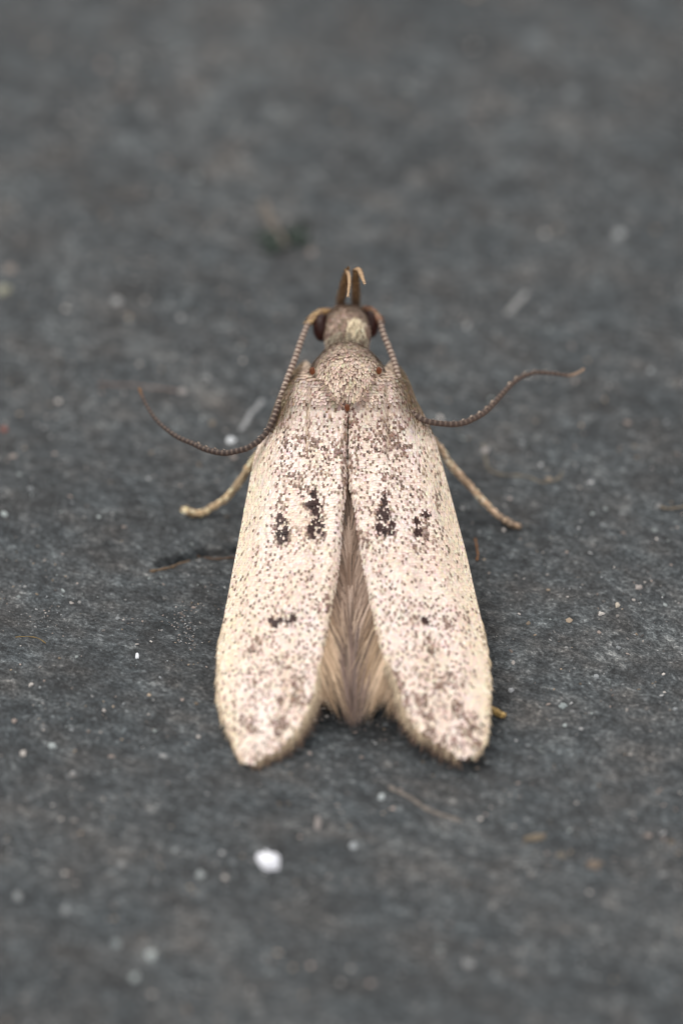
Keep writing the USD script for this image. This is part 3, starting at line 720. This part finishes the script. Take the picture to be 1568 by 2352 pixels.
# antennae: a scape and a flagellum of many ringed joints with pale scale teeth
ANT = [([(758, 714), (730, 722), (708, 741)], [2.74, 2.80, 2.80],
        [(708, 741), (692, 780), (677, 824), (662, 863), (648, 902), (634, 945), (617, 984), (592, 1014), (562, 1031), (523, 1040), (479, 1034), (441, 1018), (405, 1002), (374, 979), (352, 955), (333, 924), (320, 891)],
        [2.80, 2.76, 2.68, 2.60, 2.50, 2.36, 2.22, 2.1, 2.0, 1.9, 1.85, 1.82, 1.8, 1.8, 1.82, 1.86, 1.9], False),
       ([(832, 710), (854, 716), (873, 737)], [2.74, 2.82, 2.82],
        [(873, 737), (880, 766), (891, 793), (904, 827), (913, 860), (922, 899), (934, 932), (948, 950), (968, 963), (992, 970), (1029, 974), (1060, 972), (1090, 960), (1117, 943), (1139, 920), (1161, 896), (1178, 879), (1203, 863), (1236, 855), (1266, 857), (1302, 862), (1341, 847)],
        [2.82, 2.78, 2.72, 2.66, 2.62, 2.54, 2.44, 2.36, 2.3, 2.25, 2.2, 2.16, 2.14, 2.12, 2.12, 2.12, 2.12, 2.12, 2.12, 2.1, 2.08, 2.06], True)]
for (sc, scz, fl, flz, right), sd in zip(ANT, (11, 12)):
    rng = np.random.default_rng(sd)
    a = UsdGeom.Xform.Define(stage, path_of('antenna', moth)).GetPrim()
    tag(a, 'right antenna, its end raised' if right else 'left antenna, curving back from the wing')
    sp = resample(at(np.array(sc)[:, 0], np.array(sc)[:, 1], scz), 16)
    rad = np.interp(np.linspace(0, 1, 16), [0, .5, .85, 1], [.055, .07, .07, .05])
    tone = lambda t, th, col=(150, 112, 92) if right else (206, 176, 132): (np.array(col, float) * .8 + rng.normal(0, 12, (len(t), 1)), np.array(col, float) + rng.normal(0, 14, (len(t), 1)))
    base = tube(sp, rad, lambda t, aa: np.broadcast_to(lin(140, 112, 84), t.shape + (3,)), 12)
    part('scape', join([base, limb_scales(sp, rad, 130, .09, .035, tone, rng)]), M_SCALE, a, smooth=False)
    nseg = 62; per = 6
    fp = resample(at(np.array(fl)[:, 0], np.array(fl)[:, 1], flz), nseg * per + 1)
    t01 = np.linspace(0, 1, len(fp)); ph = (t01 * nseg) % 1
    r0 = np.interp(t01, [0, .1, .6, 1], [.045, .053, .055, .026])
    rad = r0 * (.91 + .11 * np.clip(ph * 1.6, 0, 1) * (ph < .93))
    alt = np.repeat((np.arange(nseg) * 7 % 3 == 0) * 1.0, per); alt = np.r_[alt, alt[-1]]
    def tone_f(t, ang):
        ringph = (t * nseg) % 1
        prox = np.clip((.42 - t) / .18, 0, 1)[..., None]
        darkc = (lin(60, 46, 40) if right else lin(48, 36, 32)) * (1 - prox) + lin(96, 76, 68) * prox
        palec = lin(138, 118, 104) * (1 - prox) + lin(205, 188, 172) * prox
        up = np.clip(np.sin(ang), 0, 1)[..., None]
        band = ((ringph > .25) & (ringph < .62))[..., None] * (.12 + .25 * up + .45 * prox)
        col = darkc * (1 - band) + palec * band
        tipc = lin(100, 70, 42) if not right else lin(128, 108, 92)
        e = np.clip((t - (.955 if not right else .93)) / .03, 0, 1)[..., None]
        return col * (1 - e) + tipc * e
    flg = tube(fp, rad, tone_f, 10)
    # teeth: pale scales standing along the upper side
    k = np.arange(2, nseg) * per - 2
    k = k[(k < .93 * len(fp)) & (np.arange(len(k)) % 2 == 0)]
    t, aa, bb = frames(fp)
    every = rng.random(len(k)) < (np.where(k / len(fp) > .45, .9, .7) if right else np.where(k / len(fp) < .72, .6, .06))
    k = k[every]
    side_n = bb[k] * .75 + np.array([0, .65, 0])
    side_n -= (side_n * t[k]).sum(1, keepdims=True) * t[k]
    side_n /= np.linalg.norm(side_n, axis=1, keepdims=True)
    pc = np.array([168, 150, 134.0]) + rng.normal(0, 16, (len(k), 1))
    teeth = scales(fp[k] + side_n * rad[k][:, None] * .85, t[k] * 1.0 + side_n * .35, side_n, .06, .05, .2, linv(pc * .9), linv(pc))
    part('flagellum', join([flg, teeth]), M_LIMB, a)

# labial palps: a thick dark second joint and a thin pale one bent back over it
PALPS = [([(780, 704), (783, 685), (788, 660), (793, 636), (797, 622)], [2.45, 2.85, 3.3, 3.64, 3.8], [.068, .080, .078, .068, .044],
          [(797, 624), (801, 632), (802, 650), (800, 668), (799, 679)], [3.82, 3.92, 4.0, 4.05, 4.08], [.028, .031, .029, .024, .012], 'left'),
         ([(817, 704), (817, 685), (817, 660), (816, 636), (816, 622)], [2.45, 2.85, 3.3, 3.64, 3.8], [.068, .080, .078, .068, .044],
          [(815, 620), (823, 618), (829, 630), (834, 643), (837, 651)], [3.80, 3.90, 3.98, 4.04, 4.08], [.028, .038, .038, .028, .012], 'right')]
for p2, z2, r2, p3, z3, r3, side in PALPS:
    rng = np.random.default_rng(21 if side == 'left' else 22)
    a = UsdGeom.Xform.Define(stage, path_of('labial_palp', moth)).GetPrim()
    tag(a, side + ' palp, brown with a pale bent tip')
    q = resample(at(np.array(p2)[:, 0], np.array(p2)[:, 1], z2), 24); rr = np.interp(np.linspace(0, 1, 24), np.linspace(0, 1, 5), r2)
    tone = lambda t, th: (np.full((len(t), 3), 1.0) * np.array([104, 78, 48]), np.where((rng.random(len(t)) < .2 + .25 * (np.abs(t - .45) < .12))[:, None], np.array([170, 140, 98.0]), np.array([118, 90, 60.0])) + rng.normal(0, 12, (len(t), 1)))
    part('palp_joint', join([tube(q, rr, lambda t, aa: np.broadcast_to(lin(100, 74, 46), t.shape + (3,)), 12), limb_scales(q, rr, 260, .085, .03, tone, rng)]), M_SCALE, a, smooth=False)
    q = resample(at(np.array(p3)[:, 0], np.array(p3)[:, 1], z3), 18); rr = np.interp(np.linspace(0, 1, 18), np.linspace(0, 1, 5), r3)
    tone = lambda t, th: (np.full((len(t), 3), 1.0) * np.array([172, 142, 110]), np.array([182, 156, 126.0]) + np.clip(t - .5, 0, 1)[:, None] * 50 + rng.normal(0, 10, (len(t), 1)))
    part('palp_tip', join([tube(q, rr, lambda t, aa: np.broadcast_to(lin(176, 146, 112), t.shape + (3,)), 10), limb_scales(q, rr, 90, .06, .02, tone, rng, .05)]), M_SCALE, a, smooth=False)

# legs
LEGS = [([(660, 1000), (620, 1020), (587, 1053), (562, 1089), (540, 1120), (512, 1150), (485, 1167)], [1.5, 1.25, 1.02, .74, .50, .27, .13], [.07, .066, .062, .060, .055, .048, .046],
         [(485, 1167), (470, 1175), (455, 1179), (440, 1177), (424, 1172)], [.13, .075, .06, .055, .05], [.046, .050, .055, .050, .036], 'left middle leg', (208, 182, 146)),
        ([(950, 980), (985, 1002), (1009, 1027), (1029, 1059), (1056, 1092), (1084, 1122), (1112, 1153), (1139, 1180)], [1.6, 1.40, 1.20, .95, .70, .48, .27, .12], [.06, .055, .052, .056, .058, .052, .046, .04],
         [(1139, 1180), (1150, 1188), (1163, 1196), (1176, 1203), (1190, 1208)], [.12, .085, .07, .06, .055], [.040, .044, .052, .048, .034], 'right middle leg', (218, 188, 158)),
        ([(1060, 1555), (1085, 1590), (1108, 1608), (1126, 1619)], [.28, .18, .12, .085], [.05, .048, .046, .044],
         [(1126, 1619), (1136, 1625), (1145, 1630), (1152, 1633)], [.085, .075, .065, .06], [.044, .046, .046, .038], 'right hind leg, only its foot showing', (176, 150, 100))]
for pl, zl, rl, pf, zf, rf, label, col in LEGS:
    rng = np.random.default_rng(len(label))
    a = UsdGeom.Xform.Define(stage, path_of('leg', moth)).GetPrim(); tag(a, label)
    for nm, pp, zz, rr0, cm in (('shin', pl, zl, rl, 1.0), ('foot', pf, zf, rf, .72 if 'right middle' in label else 1.02)):
        q0 = at(np.array(pp)[:, 0], np.array(pp)[:, 1], zz)
        q0[:, 2] += np.where(np.array(zz) < .2, ground_z(q0[:, 0], q0[:, 1], False), 0)
        n = 40 if nm == 'shin' else 20
        q = resample(q0, n); rr = np.interp(np.linspace(0, 1, n), np.linspace(0, 1, len(rr0)), rr0)
        if nm == 'foot':
            rr = rr * (1 + .17 * np.sin(np.linspace(0, 1, n) * 24))
        bc = np.array(col, float) * cm
        bands = lambda t: (.16 * np.sin(t * 23 + 1) * (nm == 'foot'))[:, None]
        tone = lambda t, th: (bc * .72 + rng.normal(0, 8, (len(t), 1)), bc * (1.02 + bands(t)) * (1 + .06 * np.sin(th))[:, None] * (1 + .14 * np.sin(t * 15 + 2))[:, None] + rng.normal(0, 24, (len(t), 1)))
        part(nm, join([tube(q, rr * .95, lambda t, aa: np.broadcast_to(linv(bc * .8), t.shape + (3,)), 12), limb_scales(q, rr, 520 if nm == 'shin' else 200, .085, .028, tone, rng, .2)]), M_SCALE, a, smooth=False)
